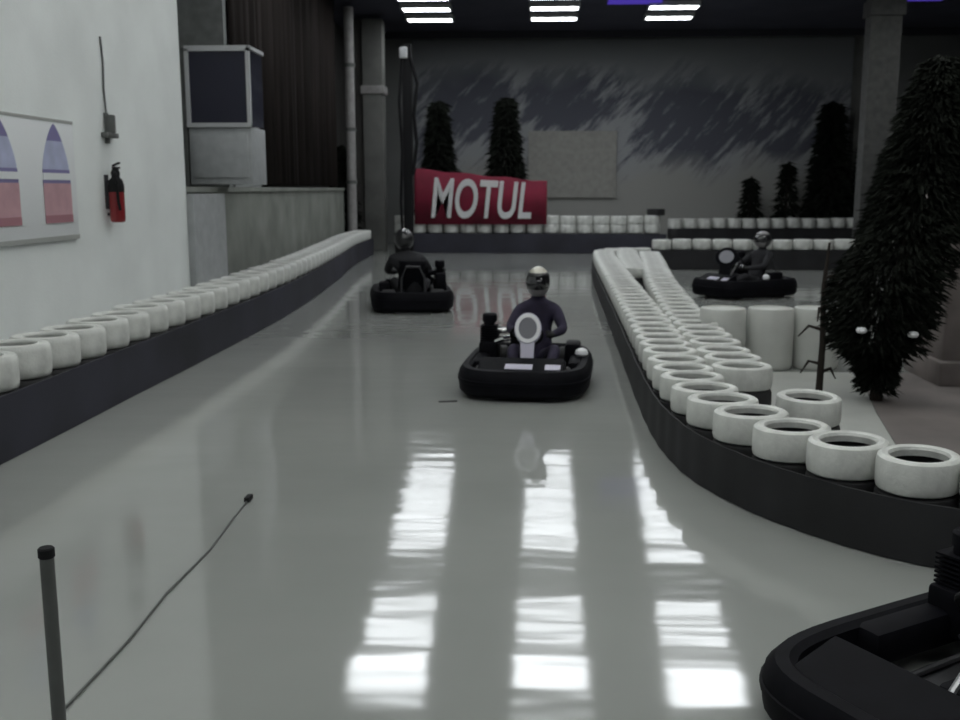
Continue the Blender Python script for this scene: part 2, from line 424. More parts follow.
# inner row
IN = [(3.3, 6.2), (2.75, 6.25), (2.25, 6.5), (1.85, 6.95), (1.70, 7.5), (1.67, 8.4), (1.69, 10.2), (1.78, 12.5), (2.0, 16), (2.35, 20), (2.6, 23.0)]
IN = [(1.66, 7.95)] + IN[5:]
p2 = copy_tree(p)
barrier(p2, IN, .435, ('white-topped tyre stack in the inner island row, %s from the near end', 'white-topped tyre stack in the far part of the inner island row'), 'tyre stacks in the inner island row')
p3 = copy_tree(p)
barrier(p3, [(1.84, 18.2), (1.9, 20), (1.98, 21.4), (2.12, 23.3)], .5, ('white-topped tyre stack filling the island tip, %s from its near end', ''), 'tyre stacks filling the island tip')
p4 = copy_tree(p)
tag(p4, 'single white-topped tyre stack standing just behind the near island curve', 'tyre stack', loc=(1.88, 6.80, 0))

# upright black tyres on far barrier end
mb = tyre_mesh('tyre', .27, .16, .2, [M['rubber'], M['rubber']])
o = link('upright_tyre', mb); tag(o, 'black unpainted tyre lying on top of the far barrier near its right end', 'tyre', loc=(3.6, 30.32, 1.122))

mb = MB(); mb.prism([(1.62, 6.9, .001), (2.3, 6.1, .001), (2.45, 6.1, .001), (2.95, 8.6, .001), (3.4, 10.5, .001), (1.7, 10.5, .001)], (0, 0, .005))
struct('floor_patch', mb, mat('pale_floor_grey', (.40, .41, .385), .6, noise=.1, nscale=1.5))  # thin patch inside the island, paler grey than the hall floor
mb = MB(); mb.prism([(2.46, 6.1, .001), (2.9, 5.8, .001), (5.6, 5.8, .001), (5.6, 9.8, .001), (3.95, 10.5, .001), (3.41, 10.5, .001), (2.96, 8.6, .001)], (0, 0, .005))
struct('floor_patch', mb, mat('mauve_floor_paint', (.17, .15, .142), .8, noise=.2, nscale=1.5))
# white plastic drums on the island
def drum():
    prof = [(0, 0), (.225, 0), (.24, .02), (.245, .05), (.246, .3), (.243, .62), (.232, .65), (.2, .655), (.2, .645), (0, .645)]
    return MB().lathe(prof, 32).mesh('plastic_drum', M['drum'])
dm = drum()
for i, (x, y, lb) in enumerate(((2.02, 10.75, 'leftmost white plastic drum standing inside the island'), (2.53, 10.78, 'middle white plastic drum in the row inside the island'), (3.03, 10.82, 'rightmost white plastic drum, beside the dark conifer'))):
    o = link('plastic_drum', dm); tag(o, lb, 'drum', 'white drums inside the island', loc=(x, y, 0))

# ------------------------------------------------------------------ left wall fittings
def on_wall(y, z): return (-4.3, y, z)
# poster board
r = empty('poster_board', (-4.3, 8.4, 1.45)); tag(r, 'wide white poster board with arched blue and pink panels on left wall', 'poster')
MB().box((.016, -.2, .53), (.024, 2.1, 1.06), bevel=.003).build('board', M['poster_white'], r)
mb = MB()
mb.box((.027, -.2, 1.05), (.01, 2.1, .025)); mb.box((.027, -.2, .012), (.01, 2.1, .04)); mb.build('edge_rule', M['poster_rule'], r)
def arch(y0):
    w = .26
    root = MB()
    def band(z0, z1, mi, top=False):
        root.mi = mi
        def hw(z): return w * (1.0 if z < .52 else max(0.0, math.cos((z - .52) / .50 * PI / 2)) ** .75)
        n = 10; L = []; R = []
        for i in range(n + 1):
            z = z0 + (z1 - z0) * i / n; L.append((.026 + .002 * mi, y0 - hw(z), z)); R.append((.026 + .002 * mi, y0 + hw(z), z))
        poly = L + R[::-1]
        pts = [];
        for q in poly:
            if not pts or (Vector(q) - Vector(pts[-1])).length > 1e-4: pts.append(q)
        root.prism(pts, (.004, 0, 0))
    band(.16, .50, 2); band(.15, .22, 3); band(.47, .53, 1); band(.53, .59, 4); band(.59, .62, 1); band(.62, 1.015, 0); band(.87, 1.018, 1)
    return root.build('arched_panel', [M['poster_blue'], M['poster_navy'], M['poster_pink'], M['poster_red'], M['poster_white']], r, False)
for y0 in (-.47, .47): arch(y0)

# fire extinguisher
r = empty('fire_extinguisher', (-4.2, 9.98, 1.57)); tag(r, 'red fire extinguisher with black head hanging on the white left wall', 'fire extinguisher')
MB().lathe([(0, 0), (.06, 0), (.072, .015), (.075, .05), (.075, .36), (.064, .41), (.035, .445), (.028, .46), (0, .46)], 24).build('cylinder', M['ext_red'], r)
mb = MB(); mb.lathe([(.0765, .30), (.0775, .31), (.0775, .365), (.066, .415), (.037, .45), (.030, .455)], 20); mb.lathe([(0, .45), (.04, .45), (.045, .49), (.03, .53), (0, .53)], 16); mb.box((0, .02, .54), (.03, .15, .02), bevel=.004); mb.box((0, .03, .575), (.03, .15, .018), Matrix.Rotation(.2, 3, 'X'), .004); mb.build('valve_head', M['black_matte'], r)
MB().tube([(0, -.03, .5), (.04, -.09, .48), (.06, -.12, .38), (.06, -.11, .22), (.07, -.1, .12)], .016).build('hose', M['black_matte'], r)
mb = MB(); mb.box((-.1, 0, .3), (.014, .09, .34)); mb.box((-.05, 0, .4), (.1, .03, .03)); mb.box((-.05, 0, .08), (.1, .03, .03)); mb.build('bracket', M['dark_steel'], r)
# wall lamp bracket above extinguisher
r = empty('wall_bracket', (-4.3, 10.05, 2.38)); tag(r, 'small dark grey wall bracket with cable above the fire extinguisher', 'bracket')
mb = MB(); mb.box((.04, 0, .05), (.08, .26, .05), bevel=.01); mb.cyl((.05, 0, .16), .05, .18, bev=.01); mb.box((.01, 0, .12), (.02, .08, .3)); mb.build('housing', M['grey_metal'], r)
MB().tube([(.015, 0, .25), (.012, -.02, .5), (.012, .0, .75), (.012, -.03, 1.0)], .010).build('cable', M['grey_metal'], r)

# booth with dark window
r = empty('control_booth', (-4.33, 14.0, 1.95)); tag(r, 'pale booth with a large dark window standing on the low wall at left', 'booth'); r.scale = (.86, .9, .97)
mb = MB(); mb.box((0, .25, .41), (1.02, .8, .80), bevel=.02); mb.box((0, -.165, .41), (.9, .03, .60), bevel=.008); mb.build('cabinet', M['booth'], r)
MB().box((0, .25, 1.35), (.98, .78, 1.04)).build('glazing', M['screen'], r, False)
mb = MB()
for sx in (-1, 1): mb.box((sx * .49, -.15, 1.35), (.06, .06, 1.08))
mb.box((0, -.15, 1.88), (1.04, .06, .06)); mb.box((0, -.15, .84), (1.04, .08, .06))
mb.box((0, .25, 1.9), (1.04, .84, .05)); mb.build('window_frame', M['frame_white'], r)
mb = MB(); mb.box((-.56, .25, .95), (.06, .8, 1.9)); mb.build('side_board', M['grey_metal'], r)

# brown curtain above the low wall
mb = MB(); n = 170; row0 = []; row1 = []
def cp(t): return Vector((-4.58 - .98 * t * 1.0, 15.6 + 12.9 * t, 0))
pts = []
for i in range(n + 1):
    t = i / n; p_ = cp(t); w = .06 * math.sin(i * .9) + .03 * math.sin(i * 2.3)
    zb = 2.35 if t < .16 else 1.97
    pts.append((p_.x + w - .1, p_.y, zb))
for a, b in zip(pts, pts[1:]):
    mb.face([a, b, (b[0], b[1], H + .1), (a[0], a[1], H + .1)])
bmesh.ops.remove_doubles(mb.bm, verts=mb.bm.verts, dist=.0005)
o = mb.build('tarpaulin_curtain', M['curtain']); tag(o, 'dark brown tarpaulin curtain hanging above the low wall at left', 'curtain')
sm = o.modifiers.new('thick', 'SOLIDIFY'); sm.thickness = .01
# grey panel below the curtain
mb = MB().box((-4.75, 16.6, 2.3), (.05, 1.5, .74), bevel=.01); o = mb.build('grey_board', M['booth'], None); tag(o, 'grey board on top of the low wall under the curtain edge', 'board')
# pale downpipe
r = empty('downpipe', (-5.36, 29.5, 0)); tag(r, 'pale vertical pipe rising at the end of the low wall beside the curtain', 'pipe')
MB().cyl((0, 0, 3.5), .14, 7.0).build('pipe', M['pipe'], r)
mb = MB()
for z in (2.1, 3.6, 5.4): mb.cyl((0, 0, z), .17, .1)
mb.build('clamp', M['grey_metal'], r)
# concrete column
r = empty('concrete_column', (-5.0, 31.7, 0)); tag(r, 'grey concrete column left of the dark post at far end', 'column')
MB().box((0, 0, 3.5), (.62, .62, 7.0), bevel=.03).build('shaft', M['concrete'], r)
MB().box((0, 0, 4.9), (.74, .74, .25), bevel=.02).build('collar', M['pipe'], r)
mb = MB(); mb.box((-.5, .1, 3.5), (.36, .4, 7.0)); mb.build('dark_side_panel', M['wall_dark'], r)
# dark post with hung cable bundle
r = empty('steel_post', (-3.72, 29.72, 0)); tag(r, 'tall black steel post in the far left corner by the banner', 'post')
mb = MB(); mb.box((0, 0, 3.0), (.26, .22, 6.0), bevel=.01); mb.box((0, 0, .02), (.5, .42, .04)); mb.build('shaft', M['black_matte'], r)
MB().tube([(-.16, -.14, .1), (-.2, -.15, 1.5), (-.14, -.15, 3), (-.22, -.15, 4.4), (-.1, -.14, 5.8)], .045).build('cable', M['black_matte'], r)
MB().tube([(.16, -.14, 2.3), (.28, -.15, 3.2), (.2, -.15, 4), (.31, -.15, 4.9), (.12, -.14, 5.6)], .05).build('cable', M['black_matte'], r)
MB().box((-.08, -.16, 5.75), (.22, .14, .3), bevel=.02).build('bracket', M['frame_white'], r)

# ------------------------------------------------------------------ banner
r = empty('banner', (-1.62, 30.0, 0)); tag(r, 'long red banner with white MOTUL lettering over the far tyres', 'banner')
mb = MB(); A = [(-1.96, 2.50), (-1.5, 2.46), (1.96, 2.10)]
NB = 40; fr = []
for i in range(NB + 1):
    t = i / NB; x = -1.96 + 3.94 * t; fr.append((x, .018 * math.sin(i * .7), 0.86, 2.50 - .38 * t + .02 * math.sin(i * .5)))
for a, b in zip(fr, fr[1:]):
    mb.face([(a[0], a[1], a[2]), (b[0], b[1], b[2]), (b[0], b[1], b[3]), (a[0], a[1], a[3])])
bmesh.ops.remove_doubles(mb.bm, verts=mb.bm.verts, dist=.0005)
o = mb.build('fabric', M['red'], r); sm = o.modifiers.new('thick', 'SOLIDIFY'); sm.thickness = .012; sm.offset = 1
cu = bpy.data.curves.new('lettering', 'FONT'); cu.body = 'MOTUL'; cu.size = 1; cu.extrude = .012; cu.offset = .018; cu.shear = .18; cu.space_character = 1.02; cu.resolution_u = 6
to = bpy.data.objects.new('lettering_tmp', cu); C.objects.link(to)
dg = bpy.context.evaluated_depsgraph_get(); me = bpy.data.meshes.new_from_object(to.evaluated_get(dg)); bpy.data.objects.remove(to)
xs = [v.co.x for v in me.vertices]; ys = [v.co.y for v in me.vertices]; x0, x1, y0, y1 = min(xs), max(xs), min(ys), max(ys)
for v in me.vertices:
    u = (v.co.x - x0) / (x1 - x0); w = (v.co.y - y0) / (y1 - y0)
    X = -1.46 + 2.98 * u; hgt = 1.22 - .14 * u; zb = 1.04 - .02 * u
    v.co = Vector((X, -.045 - v.co.z, zb + hgt * w))
me.materials.clear(); me.materials.append(M['letters'])
bm = bmesh.new(); bm.from_mesh(me); bmesh.ops.recalc_face_normals(bm, faces=bm.faces); bm.to_mesh(me); bm.free()
link('lettering', me, r)
for x, z in ((-1.9, 2.5), (1.9, 2.12)): pb = MB().cyl((x, .78, z / 2), .03, z); pb.box((x, .40, z - .06), (.03, .8, .03)); pb.build('pole', M['dark_steel'], r)

# ------------------------------------------------------------------ conifers
BIGC = [(0, 0, .10), (.1, -.03, .14), (.16, -.04, .36), (.33, -.0, .46), (.42, .10, .44), (.55, .24, .36), (.7, .30, .31), (.85, .34, .27), (1, .36, .10)]
def bigc(t):
    for (a, x, r), (b, x2, r2) in zip(BIGC, BIGC[1:]):
        if t <= b: k = (t - a) / (b - a); return x + (x2 - x) * k, r + (r2 - r) * k
    return BIGC[-1][1:]
def conifer_mesh(name, h, radf, n, lean=(0, 0), seed=1, base=.25, nl=.16, droop=.5):
    rnd = random.Random(seed); mb = MB(); bmm = mb.bm
    for i in range(n):
        t = rnd.random() ** .85; z = base + (h - base) * t
        a = rnd.uniform(0, 2 * PI); R = radf(t); d0 = R * math.sqrt(rnd.uniform(.05, 1))
        cxx = bigc(t)[0] if lean[0] else 0
        c = Vector((cxx + math.cos(a) * d0, lean[1] * t + math.sin(a) * d0, z - droop * d0 * .5 + rnd.uniform(-.05, .05)))
        out = Vector((math.cos(a), math.sin(a), -droop + rnd.uniform(-.4, .3))).normalized()
        for k in range(3):
            side = Vector((rnd.uniform(-1, 1), rnd.uniform(-1, 1), rnd.uniform(-1, 1))).normalized() * nl * .33
            L = nl * rnd.uniform(.7, 1.3)
            v = [bmm.verts.new(c + side * .6), bmm.verts.new(c - side * .6), bmm.verts.new(c + out * L + side * rnd.uniform(-.8, .8))]
            bmm.faces.new(v)
            c = c + out * L * .4
    return mb.mesh(name, M['needle'], False)
def conifer(x, y, h, rad, label, mesh=None, n=1500, group=None, **kw):
    r = empty('conifer', (x, y, 0)); tag(r, label, 'tree', group)
    lean = kw.get('lean', (0, 0))
    me = mesh or conifer_mesh('foliage', h, kw.pop('radf', lambda t: rad * (1.02 - t)), n, **kw)
    link('foliage', me, r)
    MB().tube([(0, 0, 0.0), (0, 0, h * .2), (bigc(.5)[0] if lean[0] else 0, 0, h * .5), (bigc(1)[0] if lean[0] else 0, 0, h * .96)], [.06, .055, .045, .012], 8).build('trunk', M['bark'], r)
    return r
conifer(-3.05, 32.2, 4.6, .8, 'dark conifer behind the left part of the red banner', seed=2, nl=.24, n=3000, radf=lambda t: .70 * max(.02, .98 - t))
conifer(-.92, 32.2, 4.7, .75, 'dark conifer behind the right part of the red banner', seed=3, nl=.24, n=3000, radf=lambda t: .80 * max(.02, .98 - t) ** .9)
conifer(7.35, 35, 2.3, .38, 'small dark conifer painted-looking, leftmost of the two before the mural'.replace(' painted-looking,', ''), seed=4, nl=.2, n=600)
conifer(8.55, 35, 2.75, .42, 'small dark conifer, right one of the pair before the mural', seed=5, nl=.2, n=600)
conifer(9.95, 35.05, 4.75, .72, 'tall dark conifer at right before the slim grey pillar', seed=6, nl=.3, n=2000)
conifer(11.4, 35.05, 3.85, .74, 'bushy dark conifer behind the farthest tyres, right of the tall conifer', seed=8, nl=.3, n=2200)
conifer(13.0, 35.05, 4.5, .74, 'dark conifer farthest right in the back row before the grey partition', seed=9, nl=.3, n=2000)
conifer(9.3, 26.9, 3.0, .85, 'broad low dark conifer right behind the end of the second tyre row', seed=12, nl=.24, n=2600)
conifer(10.5, 26.6, 4.0, .85, 'dark conifer at far right behind the large foreground conifer', seed=13, nl=.24, n=2600)
conifer(-5.85, 30.6, 3.2, .38, 'dark conifer tip showing above the low wall by the pale pipe', seed=10, nl=.25, n=900)
big = conifer(3.12, 9.1, 3.0, .5, 'large dark conifer with drooping branches on the island by the drums', seed=11, nl=.075, n=13000, lean=(.42, 0), radf=lambda t: bigc(t)[1], base=.16, droop=.5)
for dx, dy, dz in ((-.30, -.40, .70), (.13, -.42, .67)):
    MB().lathe([(0, -.028), (.035, -.022), (.048, 0), (.035, .022), (0, .028)], 14, Matrix.Translation((dx, dy, dz))).build('white_ornament', M['white_plastic'], big)
# slender bare sapling
r = empty('sapling', (2.66, 9.3, 0)); tag(r, 'thin dark bare sapling standing left of the large conifer', 'tree')
MB().tube([(0, 0, 0), (.01, 0, .5), (-.01, 0, 1.0), (.02, 0, 1.42)], [.035, .03, .024, .01]).build('trunk', M['bark'], r)
mb = MB()
for a, z, L in ((.3, .5, .25), (2.6, .62, .22), (4.2, .8, .2), (1.2, .95, .22), (5.4, 1.1, .16), (3.4, .3, .2), (.1, .75, .3), (.6, .22, .22)):
    mb.tube([(0, 0, z), (math.cos(a) * L * .6, math.sin(a) * L * .4, z + .03), (math.cos(a) * L, math.sin(a) * L, z - .08)], [.018, .014, .006], 6)
mb.build('branch', M['bark'], r)

# mauve grey pillar at right
mb = MB().box((4.75, 10.3, 1.0), (1.5, .8, 2.0), bevel=.03); mb.box((4.75, 10.25, .12), (1.62, .95, .24), bevel=.02)
o = mb.build('rendered_pier', M['pinkish'], None); tag(o, 'wide mauve-grey rendered pier at the right edge behind the large conifer', 'pier')

# ------------------------------------------------------------------ karts
def sup(a, b, n=4.0, N=48, yoff=0, front=0.0):
    out = []
    for i in range(N):
        t = 2 * PI * i / N; c, s_ = math.cos(t), math.sin(t)
        x = a * math.copysign(abs(c) ** (2 / n), c); y = b * math.copysign(abs(s_) ** (2 / n), s_)
        out.append((x, y + yoff))
    return out
def loop_sweep(mb, path, prof):
    # path: closed xy list; prof: list of (outward offset, z), closed
    n = len(path); rings = []
    P = [Vector((*p, 0)) for p in path]
    for i in range(n):
        t = (P[(i + 1) % n] - P[i - 1]).normalized(); nn = Vector((t.y, -t.x, 0))
        rings.append([mb.bm.verts.new(P[i] + nn * o_ + Vector((0, 0, z))) for o_, z in prof])
    k = len(prof); n0 = len(mb.bm.faces)
    for i in range(n):
        a, b = rings[i], rings[(i + 1) % n]
        for j in range(k):
            jj = (j + 1) % k; mb.bm.faces.new((a[j], a[jj], b[jj], b[j]))
    mb._tag(n0)
def make_kart(name, panel_mat, disc_mat, ring_mat, number_disc=True):
    r = empty(name)
    mb = MB(); loop_sweep(mb, sup(.53, .80, 4.5), [(0, .03), (.055, .03), (.085, .06), (.095, .15), (.085, .21), (.05, .255), (0, .26), (-.03, .24), (-.035, .15), (-.03, .07)])
    mb.build('bumper', M['black_plastic'], r)
    mb = MB(); loop_sweep(mb, sup(.53, .80, 4.5), [(.088, .135), (.100, .14), (.100, .165), (.088, .17)]); mb.build('rubbing_strip', M['black_plastic'], r)
    # chassis
    mb = MB()
    mb.prism([(-.30, -.7, .055), (.30, -.7, .055), (.34, .2, .055), (.24, .72, .055), (-.24, .72, .055), (-.34, .2, .055)], (0, 0, .012))
    for sx in (-1, 1):
        mb.tube([(sx * .33, -.76, .085), (sx * .33, -.2, .085), (sx * .31, .25, .085), (sx * .22, .74, .085)], .016)
        mb.tube([(sx * .33, -.55, .085), (sx * .5, -.5, .1)], .014); mb.tube([(sx * .31, .25, .085), (sx * .5, .3, .1)], .014)
    mb.tube([(-.5, -.76, .1), (.5, -.76, .1)], .016); mb.tube([(-.5, .74, .1), (.5, .74, .1)], .016)
    mb.build('chassis', M['dark_steel'], r)
    MB().cyl((0, -.52, .14), .018, .86, 'x', 12).build('rear_axle', M['steel'], r)
    for x, y, R, w in ((-.38, .50, .125, .12), (.38, .50, .125, .12), (-.36, -.52, .135, .19), (.36, -.52, .135, .19)):
        m = Matrix.Translation((x - w / 2, y, R)) @ Matrix.Rotation(PI / 2, 4, 'Y')
        t = MB(); t.lathe([(R * .52, 0), (R * .9, .0), (R, .02), (R, w - .02), (R * .9, w), (R * .52, w)], 24, m); wh = t.build('wheel', M['rubber'], r)
        t = MB(); t.lathe([(0, .03), (R * .2, .03), (R * .25, .012), (R * .5, .012), (R * .53, .004), (R * .53, w - .004), (R * .5, w - .012), (R * .25, w - .012), (R * .2, w - .03), (0, w - .03)], 20, m); t.build('rim', M['dark_steel'], wh)
    # nose fairing
    mb = MB(); mb.prism([(-.40, .50, .19), (-.40, .80, .17), (-.40, .80, .23), (-.40, .52, .33)], (.80, 0, 0)); bmesh.ops.bevel(mb.bm, geom=mb.bm.edges[:], offset=.02, segments=2, affect='EDGES')
    nose = mb.build('nose_fairing', M['black_plastic'], r)
    sl = Matrix.Rotation(math.atan2(-.10, .28), 3, 'X')
    for x, w, rz in ((.02, .25, 0), (-.29, .14, .2)):
        MB().box((x, .70, .273), (w, .085, .006), sl, ).build('white_decal', M['lilac_plastic'], nose)
    # front panel (keyhole shaped), leaning back
    mb = MB(); pl = []
    for i in range(25):
        a = math.radians(-58 + (296) * i / 24)
        pl.append((.145 * math.cos(a), 0, .385 + .145 * math.sin(a)))
    pl = [(.065, 0, 0)] + [(.072, 0, .2)] + pl + [(-.072, 0, .2), (-.065, 0, 0)]
    mb.prism(pl, (0, .03, 0))
    pan = mb.build('front_panel', panel_mat, r); pan.location = (-.035, .52, .205); pan.scale = (.87, 1, .95); pan.rotation_euler = (math.radians(20), 0, 0)
    if ring_mat:
        MB().lathe([(.135, 0), (.135, .012), (.10, .012), (.10, 0)], 28, Matrix.Translation((0, .03, .385)) @ Matrix.Rotation(-PI / 2, 4, 'X'), close=True).build('white_ring', ring_mat, pan)
    MB().cyl((0, .034, .385), .095, .012, 'y', 28).build('number_disc', disc_mat, pan)
    # side pods
    for sx in (-1, 1):
        mb = MB(); mb.box((sx * .47, 0, .17), (.15, .56, .17), bevel=.045); mb.build('side_pod', M['black_plastic'], r)
    # seat
    mb = MB(); W = .19
    for t in range(1):
        prof = [(.10, .16), (.0, .11), (-.12, .09), (-.24, .11), (-.33, .20), (-.39, .36), (-.43, .52), (-.45, .60)]
        cols = []
        for y, z in prof:
            row = []
            for k in range(9):
                u = -1 + k / 4; lift = (abs(u) ** 3)
                if z < .2: row.append(Vector((u * W * 1.05, y, z + .14 * lift)))
                else: row.append(Vector((u * W * 1.08, y + .12 * lift, z)))
            cols.append([mb.bm.verts.new(v) for v in row])
        for a, b in zip(cols, cols[1:]):
            for k in range(8): mb.bm.faces.new((a[k], a[k + 1], b[k + 1], b[k]))
    se = mb.build('seat', M['black_plastic'], r); s2 = se.modifiers.new('t', 'SOLIDIFY'); s2.thickness = .018
    # steering
    st = empty('tmp'); bpy.data.objects.remove(st)
    q = Matrix.Translation((0, .17, .47)) @ Matrix.Rotation(math.radians(50), 4, 'X')
    mb = MB(); ring = [q @ Vector((.15 * math.cos(2 * PI * i / 28), .13 * math.sin(2 * PI * i / 28), 0)) for i in range(28)]
    mb.tube(ring, .014, 8, True)
    for a in (0, 2.1, 4.2): mb.tube([q @ Vector((0, 0, 0)), q @ Vector((.15 * math.cos(a), .13 * math.sin(a), 0))], .01, 6)
    mb.build('steering_wheel', M['black_matte'], r)
    MB().tube([(0, .17, .47), (0, .50, .12)], .014).build('steering_column', M['steel'], r)
    # fuel tank between the legs
    MB().box((0, .26, .16), (.16, .24, .14), bevel=.03).build('fuel_tank', M['black_plastic'], r)
    # engine on the driver's right
    mb = MB(); mb.box((.42, -.27, .24), (.19, .26, .22), bevel=.02)
    for k in range(7): mb.box((.42, -.25, .36 + k * .022), (.17, .17, .01))
    mb.cyl((.42, -.25, .44), .055, .2); mb.cyl((.42, -.27, .56), .075, .085, bev=.015)
    mb.box((.42, -.44, .36), (.15, .11, .19), bevel=.02); en = mb.build('engine', M['black_plastic'], r)
    MB().cyl((.30, -.27, .45), .032, .12, 'x', 14, bev=.005).build('chrome_cap', M['chrome'], en)
    MB().tube([(.33, -.12, .36), (.25, -.05, .40), (.2, -.12, .40)], .028).build('exhaust', M['chrome'], en)
    # chain guard side: small black box on the driver's left and white cap
    mb = MB(); mb.box((-.42, -.3, .26), (.15, .3, .18), bevel=.03); mb.build('battery_box', M['black_plastic'], r)
    MB().lathe([(0, -.02), (.05, -.02), (.065, 0), (.055, .03), (.03, .045), (0, .05)], 18, Matrix.Translation((-.52, -.02, .285))).build('white_cap', M['white_plastic'], r)
    # rear protection bar & roll hoop behind the seat
    MB().tube([(-.18, -.62, .1), (-.17, -.56, .40), (-.1, -.53, .54), (.1, -.53, .54), (.17, -.56, .40), (.18, -.62, .1)], .016).build('seat_hoop', M['dark_steel'], r)
    return r

# ------------------------------------------------------------------ drivers
def skin_mesh(verts, edges, name, mats, sub=2, root=0):
    me = bpy.data.meshes.new(name); me.from_pydata([v[0] for v in verts], edges, [])
    o = bpy.data.objects.new(name, me); C.objects.link(o)
    sk = o.modifiers.new('skin', 'SKIN')
    lay = me.skin_vertices[0].data if len(me.skin_vertices) else None
    if lay is None:
        bm = bmesh.new(); bm.from_mesh(me); bm.verts.layers.skin.verify(); bm.to_mesh(me); bm.free(); lay = me.skin_vertices[0].data
    for i, v in enumerate(verts):
        rr = v[1] if isinstance(v[1], tuple) else (v[1], v[1])
        lay[i].radius = rr; lay[i].use_root = (i == root)
    sk.use_smooth_shade = True
    ss = o.modifiers.new('sub', 'SUBSURF'); ss.levels = sub; ss.render_levels = sub
    dg = bpy.context.evaluated_depsgraph_get(); out = bpy.data.meshes.new_from_object(o.evaluated_get(dg))
    bpy.data.objects.remove(o)
    out.materials.clear()
    for m in mats: out.materials.append(m)
    out.polygons.foreach_set('use_smooth', [True] * len(out.polygons))
    return out
def driver(name, kart, suit, shell, crown, chin, lean=0.0, hunch=0.0, label='', sc_=1.0, shift=0.0):
    r = empty(name, kart.location + Vector((math.cos(kart.rotation_euler.z) * shift, math.sin(kart.rotation_euler.z) * shift, 0)), kart.rotation_euler.z); r.scale = (sc_, sc_, sc_); tag(r, label, 'person')
    L = lambda z: lean * max(0, z - .25) ** 1.0
    V = []; E_ = []
    def v(x, y, z, rad, par=None, raw=False):
        if not raw: x += L(z); y += hunch * max(0, z - .3)
        V.append(((x, y, z), rad)); i = len(V) - 1
        if par is not None: E_.append((par, i))
        return i
    pel = v(0, -.20, .235, (.135, .10))
    bel = v(0, -.25, .37, (.15, .11), pel); ch = v(0, -.29, .54, (.17, .115), bel); uc = v(0, -.30, .66, (.155, .095), ch)
    nk = v(0, -.29, .765, .058, uc); hd = v(0, -.275, .85, .075, nk); v(0, -.27, .94, (.082, .092), hd)
    hands = []
    for s in (-1, 1):
        sh = v(s * .19, -.29, .665, .078, uc); el = v(s * .29, -.10, .50, .052, sh)
        wx, wy, wz = s * .175 + L(.5), .085, .475
        wr = v(wx, wy, wz, .033, el, True)
        pm = v(s * .158 + L(.5) * .6, .14, .485, (.038, .024), wr, True)
        hands.append((s, pm))
        for k in range(4):   # fingers curl over the rim
            bx, by, bz = s * .158 + L(.5) * .5, .165 + .018 * (1 - abs(k - 1.5)), .462 + k * .016
            f1 = v(bx + s * .004, by, bz, .0095, pm, True); f2 = v(bx - s * .020, by + .016, bz + .004, .0085, f1, True); v(bx - s * .034, by + .002, bz + .004, .007, f2, True)
        t1 = v(s * .135 + L(.5) * .6, .125, .50, .0105, pm, True); v(s * .118 + L(.5) * .6, .150, .503, .009, t1, True)
        hp = v(s * .10, -.17, .215, .095, pel); kn = v(s * .225, .20, .355, .066, hp, True); an = v(s * .15, .52, .155, .042, kn, True)
        hl = v(s * .15, .545, .11, .042, an, True); v(s * .155, .60, .22, (.042, .03), hl, True)
    me = skin_mesh(V, E_, 'body', [suit, M['glove'], M['skin'] if suit is M['suit'] else suit])
    for p_ in me.polygons:
        c = p_.center
        if c.z > .80: p_.material_index = 2
        elif c.y > .10 and c.z > .43 and abs(c.x - L(.5)) < .24: p_.material_index = 1
        elif c.y > .50 and c.z < .3: p_.material_index = 1
    body = link('body', me, r)
    # shoes / helmet
    hx, hy, hz = L(.9), -.265 + hunch * .6, .925
    he = empty('hx'); bpy.data.objects.remove(he)
    mb = MB(); m = Matrix.Translation((hx, hy, hz)) @ Matrix.Rotation(-hunch * .7, 4, 'X') @ Matrix.Rotation(lean * .8, 4, 'Y')
    # helmet shell with face opening
    N, K = 28, 18; grid = []
    for j in range(K + 1):
        ph = -1.05 + (PI / 2 + 1.05) * j / K; row = []
        for i in range(N):
            a = 2 * PI * i / N; fl = 1.0 + .10 * max(0, math.sin(a)) * (1 if ph < .2 else .3)
            row.append(mb.bm.verts.new(m @ Vector((.128 * math.cos(ph) * math.cos(a), .148 * math.cos(ph) * math.sin(a) * fl, .145 * math.sin(ph)))))
        grid.append(row)
    for j in range(K):
        for i in range(N):
            a = 2 * PI * (i + .5) / N; ph = -1.05 + (PI / 2 + 1.05) * (j + .5) / K
            if math.sin(a) > .45 and -.38 < ph < .42: continue
            f = mb.bm.faces.new((grid[j][i], grid[j][(i + 1) % N], grid[j + 1][(i + 1) % N], grid[j + 1][i]))
            f.material_index = 1 if ph > .75 else (2 if (ph < -.38 and math.sin(a) > .3) else 0)
    bmesh.ops.remove_doubles(mb.bm, verts=mb.bm.verts, dist=.0005)
    h = mb.build('helmet', [shell, crown, chin], r); s3 = h.modifiers.new('t', 'SOLIDIFY'); s3.thickness = .012; s3.offset = -1
    mb = MB(); rows_ = []
    for j in range(6):
        ph = -.40 + .84 * j / 5; rows_.append([mb.bm.verts.new(m @ Vector((.132 * math.cos(ph) * math.cos(a), .152 * math.cos(ph) * math.sin(a) * (1.10 if ph < .2 else 1.05), .147 * math.sin(ph)))) for a in [math.radians(20 + 140 * k / 12) for k in range(13)]])
    for a, b in zip(rows_, rows_[1:]):
        for k in range(12): mb.bm.faces.new((a[k], a[k + 1], b[k + 1], b[k]))
    mb.build('visor', M['visor'], h)
    # face behind the visor
    mb = MB(); fm = m
    for sx in (-1, 1): mb.lathe([(0, -.012), (.012, 0), (0, .012)], 10, fm @ Matrix.Translation((sx * .032, .098, .005)))
    mb.lathe([(.0, .02), (.012, -.012), (0, -.02)], 8, fm @ Matrix.Translation((0, .11, -.02)))
    mb.build('face_features', M['skin'], body)
    return r

